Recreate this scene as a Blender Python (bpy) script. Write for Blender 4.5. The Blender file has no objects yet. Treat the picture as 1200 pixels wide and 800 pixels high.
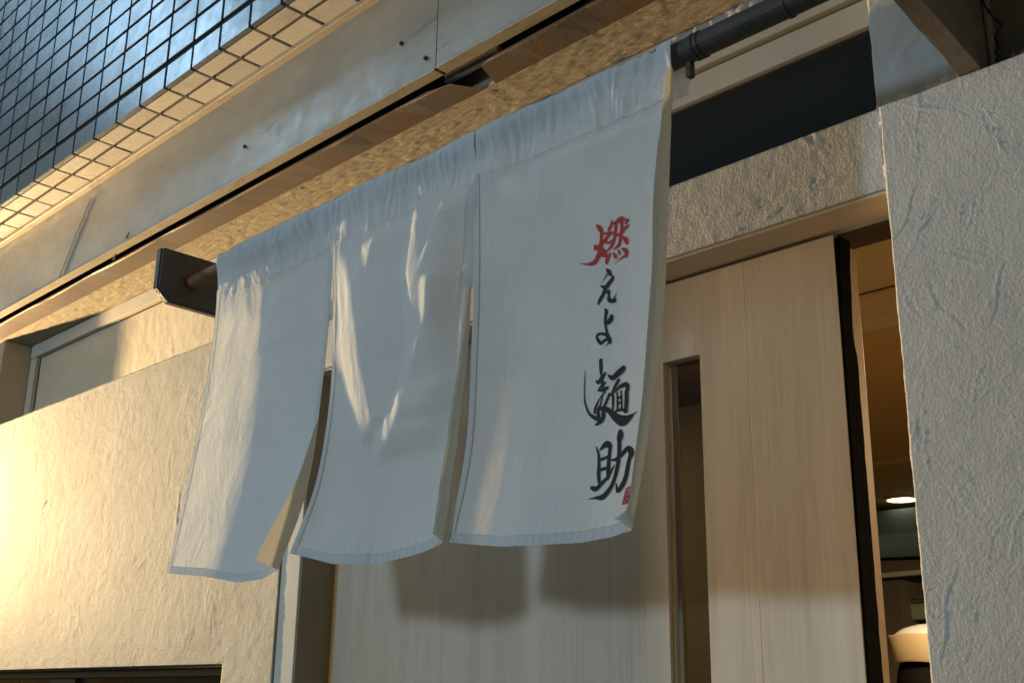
import bpy, bmesh, math, random
import numpy as np
from mathutils import Vector, Matrix
from mathutils.bvhtree import BVHTree
random.seed(4); RNG = np.random.default_rng(11)
S = bpy.context.scene
COL = S.collection
D = 1.25          # distance from the eye to the face of the shop wall, metres
EYE = 1.6         # eye height above the pavement
# ------------------------------------------------------------------ camera
cam_d = bpy.data.cameras.new('camera'); cam = bpy.data.objects.new('camera', cam_d); COL.objects.link(cam)
cam_d.sensor_width = 36; cam_d.lens = 40.595; cam_d.clip_start = 0.02; cam_d.clip_end = 500
def cam_matrix(pitch, yaw, roll):
    cp, sp = math.cos(pitch), math.sin(pitch)
    fw = Vector((math.sin(yaw)*cp, math.cos(yaw)*cp, sp)); r = Vector((math.cos(yaw), -math.sin(yaw), 0)); u = r.cross(fw)
    c, s = math.cos(roll), math.sin(roll)
    r, u = c*r+s*u, -s*r+c*u
    return Matrix(((r.x,u.x,-fw.x,0),(r.y,u.y,-fw.y,0),(r.z,u.z,-fw.z,EYE),(0,0,0,1)))
cam.matrix_world = cam_matrix(*[math.radians(a) for a in (17.5239, -45.7468, 0.8652)])
S.camera = cam
# ------------------------------------------------------------------ world, lights
W = bpy.data.worlds.new('World'); S.world = W; W.use_nodes = True
wn = W.node_tree.nodes; wl = W.node_tree.links
sky = wn.new('ShaderNodeTexSky'); sky.sky_type = 'NISHITA'; sky.sun_disc = False
sky.sun_elevation = math.radians(4); sky.sun_rotation = math.radians(20); sky.air_density = 1.2
wl.new(sky.outputs[0], wn['Background'].inputs[0]); wn['Background'].inputs[1].default_value = 0.15
S.view_settings.view_transform = 'Standard'; S.view_settings.look = 'None'; S.view_settings.exposure = 0.15; S.view_settings.gamma = 1
def look(o, frm, to):
    o.location = frm; o.rotation_euler = (Vector(to)-Vector(frm)).to_track_quat('-Z', 'Y').to_euler()
def area_lamp(name, frm, to, size, power, color, shape='DISK'):
    l = bpy.data.lights.new(name, 'AREA'); l.shape = shape; l.size = size; l.energy = power; l.color = color
    o = bpy.data.objects.new(name, l); COL.objects.link(o); look(o, frm, to); return o
# cool white street lighting from across the road, a bit to the left
area_lamp('street_light', (-3.1, -4.6, EYE+0.86), (-1.2, 1.0, EYE+.4), 0.5, 96, (0.54, 0.77, 1.0))
area_lamp('street_light', (-6.9, -1.5, EYE+4.5), (-1.8, 1.1, EYE+1.2), 1.1, 40, (0.45, 0.73, 1.0))
# warm spot lamp on the shop front, out of frame on the left, raking along the wall
sp = bpy.data.lights.new('shop_spotlight', 'SPOT'); sp.energy = 1600; sp.color = (1.0, 0.69, 0.34); sp.spot_size = math.radians(50); sp.spot_blend = 1.0; sp.shadow_soft_size = 0.03
spo = bpy.data.objects.new('shop_spotlight', sp); COL.objects.link(spo); look(spo, (-4.15*D, .782*D, EYE+.50*D), (-1.4*D, .76*D, EYE+.52*D))
# ------------------------------------------------------------------ helpers
def link(o, parent=None):
    COL.objects.link(o)
    if parent: o.parent = parent; o.matrix_parent_inverse = Matrix.Translation(-Vector(parent.location)) if parent.type == 'EMPTY' and parent.parent is None else Matrix()
    return o
def tag(o, label=None, cat=None, group=None, kind=None):
    if label: o['label'] = label
    if cat: o['category'] = cat
    if group: o['group'] = group
    if kind: o['kind'] = kind
    return o
def thing(name, loc, label, cat, group=None):
    o = bpy.data.objects.new(name, None); o.location = loc; o.empty_display_size = .05; COL.objects.link(o); return tag(o, label, cat, group)
def mesh(name, verts, faces, mat, parent=None, smooth=False):
    m = bpy.data.meshes.new(name); m.from_pydata([tuple(map(float, v)) for v in verts], [], [tuple(f) for f in faces]); m.update()
    if mat: m.materials.append(mat)
    if smooth: m.polygons.foreach_set('use_smooth', [True]*len(m.polygons))
    return link(bpy.data.objects.new(name, m), parent)
def from_bm(name, bm, mat, parent=None, smooth=False):
    m = bpy.data.meshes.new(name); bmesh.ops.recalc_face_normals(bm, faces=bm.faces); bm.to_mesh(m); bm.free()
    if mat: m.materials.append(mat)
    if smooth:
        m.polygons.foreach_set('use_smooth', [True]*len(m.polygons))
    return link(bpy.data.objects.new(name, m), parent)
def add_box(bm, x0, x1, y0, y1, z0, z1, bev=0.0, seg=2, jit=0):
    vs = [bm.verts.new((x, y, z)) for x in (x0, x1) for y in (y0, y1) for z in (z0, z1)]
    F = [bm.faces.new([vs[i] for i in f]) for f in ((0,1,3,2),(4,6,7,5),(0,4,5,1),(2,3,7,6),(0,2,6,4),(1,5,7,3))]
    if bev > 0:
        es = {e for f in F for e in f.edges}
        bmesh.ops.bevel(bm, geom=list(es), offset=bev, segments=seg, affect='EDGES', profile=.6)
def box(name, x0, x1, y0, y1, z0, z1, mat, parent=None, bev=0.002, seg=2):
    bm = bmesh.new(); add_box(bm, x0, x1, y0, y1, z0, z1, bev, seg); return from_bm(name, bm, mat, parent)
def Zq(q, y): return EYE + q*y*D      # height of a point at sight ratio q and depth y*D
def cyl(name, p0, p1, r, mat, parent=None, n=24, rough=0):
    p0, p1 = Vector(p0), Vector(p1); ax = (p1-p0); L = ax.length; qd = ax.to_track_quat('Z', 'Y'); vs = []; fs = []
    k = max(1, int(L/.04)) if rough else 1
    for j in range(k+1):
        for i in range(n):
            a = 2*math.pi*i/n; rr = r*(1+rough*random.uniform(-1, 1))
            vs.append(p0+qd @ Vector((rr*math.cos(a), rr*math.sin(a), L*j/k)))
    for j in range(k):
        for i in range(n): fs.append((j*n+i, j*n+(i+1) % n, (j+1)*n+(i+1) % n, (j+1)*n+i))
    fs.append(tuple(range(n))[::-1]); fs.append(tuple(k*n+i for i in range(n)))
    return mesh(name, vs, fs, mat, parent, smooth=False)
# value noise on arrays
def vnoise(x, z, scale, seed=0):
    g = np.random.default_rng(seed).random((128, 128))
    u = x/scale+17.3; v = z/scale+9.1; i = np.floor(u).astype(int); j = np.floor(v).astype(int); fu = u-i; fv = v-j
    fu = fu*fu*(3-2*fu); fv = fv*fv*(3-2*fv)
    a = g[i % 128, j % 128]; b = g[(i+1) % 128, j % 128]; c = g[i % 128, (j+1) % 128]; d = g[(i+1) % 128, (j+1) % 128]
    return (a*(1-fu)+b*fu)*(1-fv)+(c*(1-fu)+d*fu)*fv - .5
def fbm(x, z, scale, octs=4, seed=0, gain=.5):
    r = 0; a = 1
    for o in range(octs): r = r+a*vnoise(x, z, scale/2**o, seed+o); a *= gain
    return r
# ------------------------------------------------------------------ materials
def mat(name, col, rough=.6, metal=0, **k):
    m = bpy.data.materials.new(name); m.use_nodes = True; nt = m.node_tree; b = nt.nodes['Principled BSDF']
    b.inputs['Base Color'].default_value = (*col, 1); b.inputs['Roughness'].default_value = rough; b.inputs['Metallic'].default_value = metal
    for kk, v in k.items(): b.inputs[kk].default_value = v
    return m, nt, b
def coords(nt, scale=(1, 1, 1), obj=False):
    g = nt.nodes.new('ShaderNodeTexCoord') if obj else nt.nodes.new('ShaderNodeNewGeometry'); mp = nt.nodes.new('ShaderNodeMapping'); mp.inputs['Scale'].default_value = scale
    nt.links.new(g.outputs['Object' if obj else 'Position'], mp.inputs['Vector']); return mp.outputs[0]
def noise(nt, vec, scale, detail=4, rough=.5, dist=0):
    n = nt.nodes.new('ShaderNodeTexNoise'); n.inputs['Scale'].default_value = scale; n.inputs['Detail'].default_value = detail; n.inputs['Roughness'].default_value = rough; n.inputs['Distortion'].default_value = dist
    nt.links.new(vec, n.inputs['Vector']); return n.outputs['Fac']
def ramp(nt, fac, stops):
    r = nt.nodes.new('ShaderNodeValToRGB'); e = r.color_ramp.elements
    while len(e) < len(stops): e.new(.5)
    for el, (p, c) in zip(e, stops): el.position = p; el.color = (*c, 1) if len(c) == 3 else c
    nt.links.new(fac, r.inputs[0]); return r.outputs[0]
def bump(nt, b, h, strength=.3, dist=.002, prev=None):
    n = nt.nodes.new('ShaderNodeBump'); n.inputs['Strength'].default_value = strength; n.inputs['Distance'].default_value = dist
    nt.links.new(h, n.inputs['Height'])
    if prev: nt.links.new(prev, n.inputs['Normal'])
    nt.links.new(n.outputs[0], b.inputs['Normal']); return n.outputs[0]
def mixc(nt, f, a, b_, mode='MIX'):
    n = nt.nodes.new('ShaderNodeMix'); n.data_type = 'RGBA'; n.blend_type = mode
    if isinstance(f, (int, float)): n.inputs[0].default_value = f
    else: nt.links.new(f, n.inputs[0])
    for i, v in ((6, a), (7, b_)):
        if isinstance(v, tuple): n.inputs[i].default_value = (*v, 1)
        else: nt.links.new(v, n.inputs[i])
    return n.outputs[2]
def stucco(name, c0, c1, grain=.0016, st=.9):
    m, nt, b = mat(name, c0, .85); v = coords(nt)
    f = noise(nt, v, 6, 5, .6); nt.links.new(ramp(nt, f, [(.3, c0), (.7, c1)]), b.inputs['Base Color'])
    h1 = noise(nt, v, 240, 4, .65); h2 = noise(nt, v, 85, 7, .7, .1); h3 = noise(nt, coords(nt, (1, 1, .6)), 24, 5, .6, .6)
    p = bump(nt, b, h1, st*.9, grain*1.1); p = bump(nt, b, h2, st*.7, grain*1.2, p); bump(nt, b, h3, st*.06, grain*2, p)
    return m
M = {}
M['stucco'] = stucco('stucco', (.43, .41, .375), (.51, .485, .45), .0019, 1.0)
M['stucco_left'] = stucco('cream_stucco', (.34, .31, .245), (.43, .395, .32), .0018, 1.0); M['stucco_old'] = stucco('stucco_old', (.5, .43, .31), (.6, .52, .39), .0012)
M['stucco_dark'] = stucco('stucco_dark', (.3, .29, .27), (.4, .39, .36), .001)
def rough_board():
    m, nt, b = mat('rough_board', (.45, .38, .27), .9); v = coords(nt, (.8, 5, 5)); v2 = coords(nt, (2, 9, 9))
    f = noise(nt, v, 34, 8, .75, .2); nt.links.new(ramp(nt, f, [(.3, (.38, .31, .2)), (.5, (.45, .37, .25)), (.72, (.54, .45, .31))]), b.inputs['Base Color'])
    h = noise(nt, v2, 30, 8, .75, .8); h2 = noise(nt, coords(nt, (1, 3, 3)), 110, 5, .75, .2)
    p = bump(nt, b, h, .8, .005); bump(nt, b, h2, .9, .003, p); return m
M['rough_board'] = rough_board()
def sheet():
    m, nt, b = mat('painted_sheet', (.3, .29, .27), .5, .1); v = coords(nt, (1, 1, 2.5)); f = noise(nt, v, 5, 6, .6)
    nt.links.new(ramp(nt, f, [(.3, (.25, .235, .2)), (.65, (.33, .315, .28))]), b.inputs['Base Color'])
    r = noise(nt, coords(nt), 22, 6, .7); nt.links.new(ramp(nt, r, [(.35, (.32,)*3), (.7, (.55,)*3)]), b.inputs['Roughness'])
    p = bump(nt, b, noise(nt, coords(nt), 4, 3), .15, .004); bump(nt, b, noise(nt, coords(nt), 200, 5, .7), .35, .0007, p); return m
M['sheet'] = sheet()
def rusty(name, base, rust, amt=.5, rough=.55, metal=.3):
    m, nt, b = mat(name, base, rough, metal); v = coords(nt, (1, 3, 3)); f = noise(nt, v, 9, 8, .68, .5)
    c = ramp(nt, f, [(max(0, amt-.12), base), (amt, tuple((x+y)/2 for x, y in zip(base, rust))), (min(1, amt+.1), rust)])
    nt.links.new(c, b.inputs['Base Color']); bump(nt, b, noise(nt, coords(nt), 150, 6, .7), .5, .0012); return m
M['steel_plate'] = rusty('steel_plate', (.14, .11, .085), (.18, .09, .04), .55)
M['lip'] = rusty('lip_metal', (.42, .36, .26), (.25, .15, .07), .64, .45)
M['pipe_dark'] = rusty('pipe_dark', (.03, .027, .024), (.065, .045, .03), .55, .62, .1)
M['pipe_rust'] = rusty('pipe_rust', (.09, .05, .03), (.3, .13, .045), .5, .6, .3)
M['bracket'] = rusty('bracket_metal', (.13, .125, .12), (.17, .15, .12), .6, .4, .5)
M['black'] = mat('black_gap', (.008, .008, .008), .95)[0]
def rubber():
    m, nt, b = mat('black_seal', (.003, .003, .003), .95, **{'Specular IOR Level': .08}); bump(nt, b, noise(nt, coords(nt), 120, 5), .8, .003); return m
M['seal'] = rubber()
def tile(name, c0, c1, dirt):
    m, nt, b = mat(name, c0, .2); oi = nt.nodes.new('ShaderNodeObjectInfo'); nt.links.new(ramp(nt, oi.outputs['Random'], [(0, c0), (1, c1)]), b.inputs['Base Color'])
    f = noise(nt, coords(nt), 14, 6, .65); mx = mixc(nt, ramp(nt, f, [(.55, (0,)*3), (.75, (.55,)*3)]), ramp(nt, oi.outputs['Random'], [(0, c0), (1, c1)]), dirt); nt.links.new(mx, b.inputs['Base Color'])
    nt.links.new(ramp(nt, f, [(.3, (.22,)*3), (.8, (.36,)*3)]), b.inputs['Roughness']); bump(nt, b, noise(nt, coords(nt), 18, 3), .25, .002); return m
M['tile'] = tile('glazed_tile', (.46, .43, .37), (.58, .54, .47), (.3, .25, .17)); M['tile_face'] = tile('shaded_glazed_tile', (.085, .095, .10), (.13, .14, .15), (.09, .09, .08))  # outward tiles are the same cream tile, with shade put into the colour
def wood(name, cols, sc=(9, 9, .9), rough=.5, st=.3):
    m, nt, b = mat(name, cols[0], rough); v = coords(nt, sc); oi = nt.nodes.new('ShaderNodeObjectInfo'); va = nt.nodes.new('ShaderNodeVectorMath'); va.operation = 'ADD'; nt.links.new(v, va.inputs[0]); cb = nt.nodes.new('ShaderNodeCombineXYZ'); ml = nt.nodes.new('ShaderNodeMath'); ml.operation = 'MULTIPLY'; ml.inputs[1].default_value = 30; nt.links.new(oi.outputs['Random'], ml.inputs[0]); nt.links.new(ml.outputs[0], cb.inputs[0]); nt.links.new(cb.outputs[0], va.inputs[1])
    f1 = noise(nt, va.outputs[0], 2.4, 9, .62, .35)
    f2 = noise(nt, coords(nt, (sc[0]*14, sc[1]*14, sc[2]*1.6)), 2.2, 6, .7)
    ad = nt.nodes.new('ShaderNodeMix'); ad.inputs[0].default_value = .45; nt.links.new(f1, ad.inputs[2]); nt.links.new(f2, ad.inputs[3])
    nt.links.new(ramp(nt, ad.outputs[0], [(.34, cols[0]), (.5, cols[1]), (.66, cols[2])]), b.inputs['Base Color']); bump(nt, b, ad.outputs[0], st, .0012); return m
M['door_wood'] = wood('door_wood', [(.42, .33, .245), (.51, .42, .325), (.57, .48, .39)])
M['frame_wood'] = wood('frame_wood', [(.44, .34, .22), (.5, .39, .26), (.56, .45, .31)], (1, 9, 9))
M['frame_paint'] = stucco('frame_paint', (.27, .255, .215), (.32, .30, .25), .0003, .3)
M['trim_paint'] = stucco('trim_paint', (.46, .43, .35), (.52, .49, .41), .0004, .4)
M['jamb_shade'] = stucco('jamb_shade', (.24, .21, .15), (.28, .245, .18), .0003, .4)  # shade on the side-facing jamb is put into its darker colour
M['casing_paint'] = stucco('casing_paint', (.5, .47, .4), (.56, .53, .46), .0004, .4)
M['old_timber'] = wood('old_timber', [(.17, .13, .09), (.22, .17, .12), (.27, .21, .15)], (4, .8, 4), .8, .5)
M['sheet_grey'] = mat('grey_flashing', (.12, .12, .11), .5, .2)[0]
def glass(name, col=(.03, .035, .035)):
    m, nt, b = mat(name, col, .08); b.inputs['Specular IOR Level'].default_value = .5; b.inputs['Transmission Weight'].default_value = .0
    tr = nt.nodes.new('ShaderNodeBsdfTransparent'); tr.inputs[0].default_value = (.55, .55, .5, 1); mx = nt.nodes.new('ShaderNodeMixShader'); mx.inputs[0].default_value = .72
    nt.links.new(b.outputs[0], mx.inputs[1]); nt.links.new(tr.outputs[0], mx.inputs[2]); nt.links.new(mx.outputs[0], nt.nodes['Material Output'].inputs[0]); return m
M['glass'] = glass('window_glass')
def cloth(name, col, tl=.46):
    m, nt, b = mat(name, col, .9); nt.nodes.remove(b); d = nt.nodes.new('ShaderNodeBsdfDiffuse'); t = nt.nodes.new('ShaderNodeBsdfTranslucent'); mx = nt.nodes.new('ShaderNodeMixShader'); mx.inputs[0].default_value = tl
    v = coords(nt); f = noise(nt, v, 7, 5, .6); c = ramp(nt, f, [(.3, tuple(x*.93 for x in col)), (.7, col)])
    nt.links.new(c, d.inputs[0]); nt.links.new(c, t.inputs[0])
    bp = nt.nodes.new('ShaderNodeBump'); bp.inputs['Strength'].default_value = .8; bp.inputs['Distance'].default_value = .0014; nt.links.new(noise(nt, coords(nt, (1, 1, .45)), 70, 7, .7, .6), bp.inputs['Height'])
    bq = nt.nodes.new('ShaderNodeBump'); bq.inputs['Strength'].default_value = .6; bq.inputs['Distance'].default_value = .005; nt.links.new(noise(nt, coords(nt, (1.2, 1, .5)), 13, 6, .62, 1.4), bq.inputs['Height']); nt.links.new(bp.outputs[0], bq.inputs['Normal'])
    nt.links.new(bq.outputs[0], d.inputs['Normal']); nt.links.new(bq.outputs[0], t.inputs['Normal'])
    nt.links.new(d.outputs[0], mx.inputs[1]); nt.links.new(t.outputs[0], mx.inputs[2]); nt.links.new(mx.outputs[0], nt.nodes['Material Output'].inputs[0]); return m
M['cloth'] = cloth('white_cotton', (.80, .83, .85), .44)
M['hem'] = cloth('hem_cotton', (.74, .76, .77), .44)
M['turned'] = cloth('turned_hem_shade', (.74, .70, .60), .12)  # cream tint paints the warm shade of the turned edge into white cotton
M['thread'] = mat('thread', (.8, .78, .72), .8)[0]
M['ink'] = mat('black_print', (.012, .013, .016), .8)[0]
M['red_ink'] = mat('red_print', (.42, .03, .025), .8)[0]
M['seal_mark'] = mat('seal_mark', (.62, .42, .42), .8)[0]
# ------------------------------------------------------------------ ground and street
def ground():
    m, nt, b = mat('asphalt', (.05, .05, .05), .85); nt.links.new(ramp(nt, noise(nt, coords(nt), 60, 6, .7), [(.3, (.035,)*3), (.7, (.065,)*3)]), b.inputs['Base Color']); bump(nt, b, noise(nt, coords(nt), 150, 3), .6, .003)
    c, nt, b = mat('concrete_paving', (.3, .3, .29), .85); nt.links.new(ramp(nt, noise(nt, coords(nt), 8, 6, .7), [(.3, (.24, .24, .23)), (.7, (.34, .335, .32))]), b.inputs['Base Color'])
    tag(mesh('road', [(-150, -150, -.12), (150, -150, -.12), (150, 150, -.12), (-150, 150, -.12)], [(0, 1, 2, 3)], m), kind='structure')
    p = tag(box('pavement', -9, 9, -.35, 7, -.13, 0, c, bev=.01), kind='structure')
ground()
# ------------------------------------------------------------------ trowelled plaster walls
def lines(a, b, step, fine=(), fstep=.005):
    out = {a, b}; x = a
    while x < b-1e-6:
        st = fstep if any(f0-1e-9 <= x < f1 for f0, f1 in fine) else step
        nx = x+st
        for f0, f1 in fine:
            if x < f0-1e-9 < nx: nx = f0
        x = nx
        if x < b-1e-6: out.add(x)
    return sorted(out)
def trowel(X, Z, n, x0, x1, z0, z1, seed, h=.0022, wid=.0026, ang=None):
    r = np.random.default_rng(seed); H = np.zeros_like(X)
    for i in range(n):
        
        if i % 4 == 0: bx_, bz_, ba, bk = r.uniform(x0, x1), r.uniform(z0, z1), (r.uniform(0, math.pi) if ang is None else r.normal(*ang)), r.uniform(-3, 3)
        L = r.uniform(.012, .07); cx, cz = bx_+r.normal(0, .012), bz_+r.normal(0, .012); a = ba+r.normal(0, .12); k = bk+r.normal(0, .6); hh = h*r.uniform(.3, 1.0); w = wid*r.uniform(.4, 1.1); side = r.choice([-1, 1])
        m = (np.abs(X-cx) < L+.02) & (np.abs(Z-cz) < L+.02)
        if not m.any(): continue
        dx, dz = X[m]-cx, Z[m]-cz; u = dx*math.cos(a)+dz*math.sin(a); v = -dx*math.sin(a)+dz*math.cos(a)-k*u*u+ .0025*np.sin(u*90+i)
        e = np.clip(1-(u/L)**4, 0, 1)
        H[m] += e*hh*(np.exp(-(v/w)**2)-.5*np.exp(-((v-side*2.2*w)/(1.4*w))**2)) 
    return H
def plaster_wall(name, xs, zs, y, depth, mt, seed, label, holes=(), amp=.0028, strokes=250, sreg=None, edge_wob=.0016, h=.0022, ang=None, wid=.0026):
    xs = sorted(set(xs) | {v for hx in holes for v in hx[:2]}); zs = sorted(set(zs) | {v for hx in holes for v in hx[2:]})
    xs = np.array(xs); zs = np.array(zs); X, Z = np.meshgrid(xs, zs, indexing='ij')
    H = amp*fbm(X, Z, .16, 3, seed)+amp*.6*fbm(X, Z, .022, 4, seed+20, .75)
    if strokes:
        a = sreg or (xs[0], xs[-1], zs[0], zs[-1]); H = H+trowel(X, Z, strokes, *a, seed+5, h, wid, ang)
    Xw = X+edge_wob*fbm(X, Z, .03, 3, seed+9)*((X == xs[0]) | (X == xs[-1])); Zw = Z+edge_wob*fbm(X, Z, .05, 3, seed+31)*((Z == zs[-1]))
    for hx in holes:
        on = ((np.abs(X-hx[0]) < 1e-6) | (np.abs(X-hx[1]) < 1e-6)) & (Z >= hx[2]-1e-6) & (Z <= hx[3]+1e-6)
        Xw = Xw+edge_wob*fbm(X, Z, .03, 3, seed+14)*on
    bm = bmesh.new(); nx, nz = X.shape; V = [[bm.verts.new((Xw[i, j], y-H[i, j], Zw[i, j])) for j in range(nz)] for i in range(nx)]
    for i in range(nx-1):
        for j in range(nz-1):
            cx, cz = (xs[i]+xs[i+1])/2, (zs[j]+zs[j+1])/2
            if any(a < cx < b and c < cz < d for a, b, c, d in holes): continue
            bm.faces.new((V[i][j], V[i+1][j], V[i+1][j+1], V[i][j+1]))
    bmesh.ops.delete(bm, geom=[v for v in bm.verts if not v.link_faces], context='VERTS')
    be = [e for e in bm.edges if e.is_boundary]
    r = bmesh.ops.extrude_edge_only(bm, edges=be)
    rim = {}
    for v in r['geom']:
        if isinstance(v, bmesh.types.BMVert): v.co.y = y+depth
    # back face
    bx = [(xs[0], xs[-1], zs[0], zs[-1])]
    if not holes:
        add_box(bm, xs[0]+.01, xs[-1]-.01, y+depth-.012, y+depth-.002, zs[0]+.01, zs[-1]-.01)
    me = from_bm(name, bm, mt); 
    for p in me.data.polygons: p.use_smooth = abs(p.normal.y) > .5
    return tag(me, label, 'wall')
G_ = 0.0
plaster_wall('plaster_wall', lines(-.494*D, .9, .06, [(-.494*D, -.22)], .0022), lines(0, EYE+.5885*D, .06, [(EYE-.01, EYE+.5885*D)], .0022), D, .14, M['stucco'], 3,
    'grey trowelled plaster wall to the right of the open door', strokes=170, wid=.0012, sreg=(-.494*D, -.15, EYE-.05, EYE+.59*D), amp=.0003, h=.0004, ang=(.8, .8))
plaster_wall('plaster_wall', lines(-4.9, -1.5285*D, .08, [(-3.6, -1.5285*D)], .0052), lines(0, EYE+.619*D, .08, [(EYE-.01, EYE+.619*D)], .0052), D, .09, M['stucco_left'], 8,
    'warm lit cream plaster wall left of the curtain, with a window opening low down', holes=[(-3.75, -1.6715*D, EYE-.55, EYE+.058*D)], strokes=520, wid=.003, sreg=(-3.6, -1.9, EYE-.02, EYE+.62*D), amp=.0009, h=.00045)
plaster_wall('door_lintel', lines(-1.5285*D+.002, -.494*D-.001, .04, [(-1.0, -.494*D)], .003), lines(EYE+.4995*D, EYE+.5885*D, .004), D+.0035, .09, M['stucco'], 21,
    'rough plaster lintel band above the wooden sliding door', strokes=12, sreg=(-1.0, -.6, EYE+.5*D, EYE+.59*D), amp=.0008, h=.0007)
box('lintel_ledge', -1.6*D, -.497*D, D+.012, D+.088, EYE+.5885*D+.0005, EYE+.5885*D+.006, M['trim_paint'])
tag(bpy.data.objects['lintel_ledge'], 'thin pale ledge on top of the plaster lintel under the dark transom glass', 'ledge')
# wall above, on the right, behind the rafter
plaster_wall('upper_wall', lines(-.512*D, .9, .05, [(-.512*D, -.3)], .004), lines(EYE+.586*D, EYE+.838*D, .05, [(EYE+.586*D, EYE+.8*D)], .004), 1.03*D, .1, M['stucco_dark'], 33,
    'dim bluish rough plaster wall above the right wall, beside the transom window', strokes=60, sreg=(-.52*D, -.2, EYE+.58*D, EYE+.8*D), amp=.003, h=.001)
# recess wall on the left with its painted trim
rw = plaster_wall('recessed_wall', lines(-2.776*D, -1.47*D, .06, [(-2.776*D, -1.9*D)], .006), lines(EYE+.55*D, EYE+.8046*D, .05, [(EYE+.62*D, EYE+.8046*D)], .006), 1.08*D, .06, M['stucco_old'], 41,
    'old cracked yellowish plaster in the recess above the left wall, under the soffit', strokes=60, amp=.0012, h=.001)
rt = thing('recess_trim', (-2.1*D, 1.07*D, EYE+.82*D), 'painted trim framing the recess, running under the soffit and down beside the pillar', 'trim')
box('top_rail', -2.81*D+.001, -1.47*D, 1.066*D, 1.079*D, EYE+.8050*D, EYE+.8385*D, M['trim_paint'], rt, .003)
box('side_rail', -2.81*D+.001, -2.776*D, 1.068*D, 1.079*D, EYE+.55*D, EYE+.8046*D, M['trim_paint'], rt, .003)
pl_ = plaster_wall('pillar', lines(-4.9, -2.812*D, .1), lines(EYE+.55*D, EYE+.8385*D, .03), 1.001*D, .1, M['stucco_old'], 44, 'plaster pillar at the far left end of the recess, its side in shadow', strokes=0, amp=.002)
# transom window
tw = thing('transom_window', (-.98*D, 1.08*D, EYE+.7*D), 'dark transom window with pale aluminium frame above the door lintel', 'window')
yt = 1.08*D; x0, x1 = -1.468*D, -.513*D
box('glass_pane', x0+.002, x1-.001, yt+.006, yt+.011, EYE+.583*D, EYE+.740*D, M['glass'], tw, 0)
box('frame_rail', x0, x1, yt-.004, yt+.02, EYE+.739*D, EYE+.7745*D, M['frame_paint'], tw, .003)
box('frame_rail', x0, x1, yt-.010, yt+.02, EYE+.7795*D, EYE+.8046*D, M['frame_paint'], tw, .003)
box('frame_gap', x0, x1, yt+.009, yt+.018, EYE+.7745*D, EYE+.7795*D, M['black'], tw, 0)
box('sill_rail', x0, x1, yt-.002, yt+.02, EYE+.572*D, EYE+.5935*D, M['frame_paint'], tw, .002)
box('mullion', x0, x0+.03, yt-.003, yt+.005, EYE+.594*D, EYE+.738*D, M['frame_paint'], tw, .002)
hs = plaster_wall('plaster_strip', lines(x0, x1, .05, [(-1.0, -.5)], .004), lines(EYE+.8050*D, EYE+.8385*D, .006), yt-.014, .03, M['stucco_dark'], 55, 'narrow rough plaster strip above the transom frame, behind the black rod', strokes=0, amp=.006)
box('back_panel', -4.9, .9, 1.6*D, 1.61*D, EYE+.765*D, EYE+1.05*D, M['black']); tag(bpy.data.objects['back_panel'], kind='structure')
# ------------------------------------------------------------------ soffit, steel plates, fascia, tiles
def soffit():
    xs = np.array(lines(-4.9, .9, .06, [(-2.9*D, -.5*D)], .006)); ys = np.linspace(.985*D, 1.085*D, 44)
    X, Y = np.meshgrid(xs, ys, indexing='ij'); Hh = .0012*fbm(X*.25, Y*1.6, .02, 4, 71, .65)+.0014*fbm(X*.35, Y*1.5, .008, 3, 76, .75)
    R_ = np.random.default_rng(5); n = 260
    for i in range(n):
        cx, cy = R_.uniform(-3.4, -.6), R_.uniform(.99*D, 1.08*D); w = R_.uniform(.006, .02); Hh -= R_.uniform(.0003, .0008)*np.exp(-((X-cx)/w)**2-((Y-cy)/(w*.35))**2)
    zs = EYE+.84*D+np.clip(Hh, -.006, .01)
    nx, ny = X.shape; vs = [(X[i, j], Y[i, j], zs[i, j]) for i in range(nx) for j in range(ny)]; fs = [(i*ny+j, i*ny+j+1, (i+1)*ny+j+1, (i+1)*ny+j) for i in range(nx-1) for j in range(ny-1)]
    b0 = len(vs); vs += [(x, ys[0], EYE+.875*D) for x in xs]; fs += [(i*ny, (i+1)*ny, b0+i+1, b0+i) for i in range(nx-1)]
    o = mesh('rough_soffit', vs, fs, M['rough_board'], None, True); tag(o, 'rough weathered soffit board with flaking grain directly above the curtain', 'soffit')
    box('backing_board', -4.9, .9, .99*D, 1.5*D, EYE+.882*D, EYE+.9*D, M['old_timber'], o, 0)
soffit()
sb = thing('steel_lintel_plate', (-2.2*D, .967*D, EYE+.845*D), 'rust-stained brown steel plate above the soffit, left length with a torn end', 'steel plate', 'steel plates under the fascia')
def plate(xa, xb, par, seed, torn):
    xs = np.linspace(xa, xb, 60); vs = []; fs = []; r = random.Random(seed)
    prof = [(.9415, .8432), (.9412, .8402), (.9440, .8392), (.990, .8386)]
    for i, x in enumerate(xs):
        for k, (yy, zz) in enumerate(prof):
            wob = .0016*math.sin(i*.9+seed)+r.uniform(-.0006, .0006)
            dx = 0
            if torn and i == len(xs)-1: dx = .03*k-.02
            if torn == 2 and i == 0: dx = -.022*k+.02
            vs.append((x+dx, yy*D, EYE+zz*D+wob*(k in (1, 2))))
    n = len(prof)
    for i in range(len(xs)-1):
        for k in range(n-1): fs.append((i*n+k, (i+1)*n+k, (i+1)*n+k+1, i*n+k+1))
    o = mesh('plate_strip', vs, fs, M['steel_plate'], par)
    return o
plate(-4.9, -1.135*D, sb, 1, 1)
sb2 = thing('steel_lintel_plate', (-.6*D, .967*D, EYE+.845*D), 'darker brown steel plate above the soffit, right length starting at the broken gap', 'steel plate', 'steel plates under the fascia')
plate(-1.02*D, .9, sb2, 2, 2)
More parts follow.
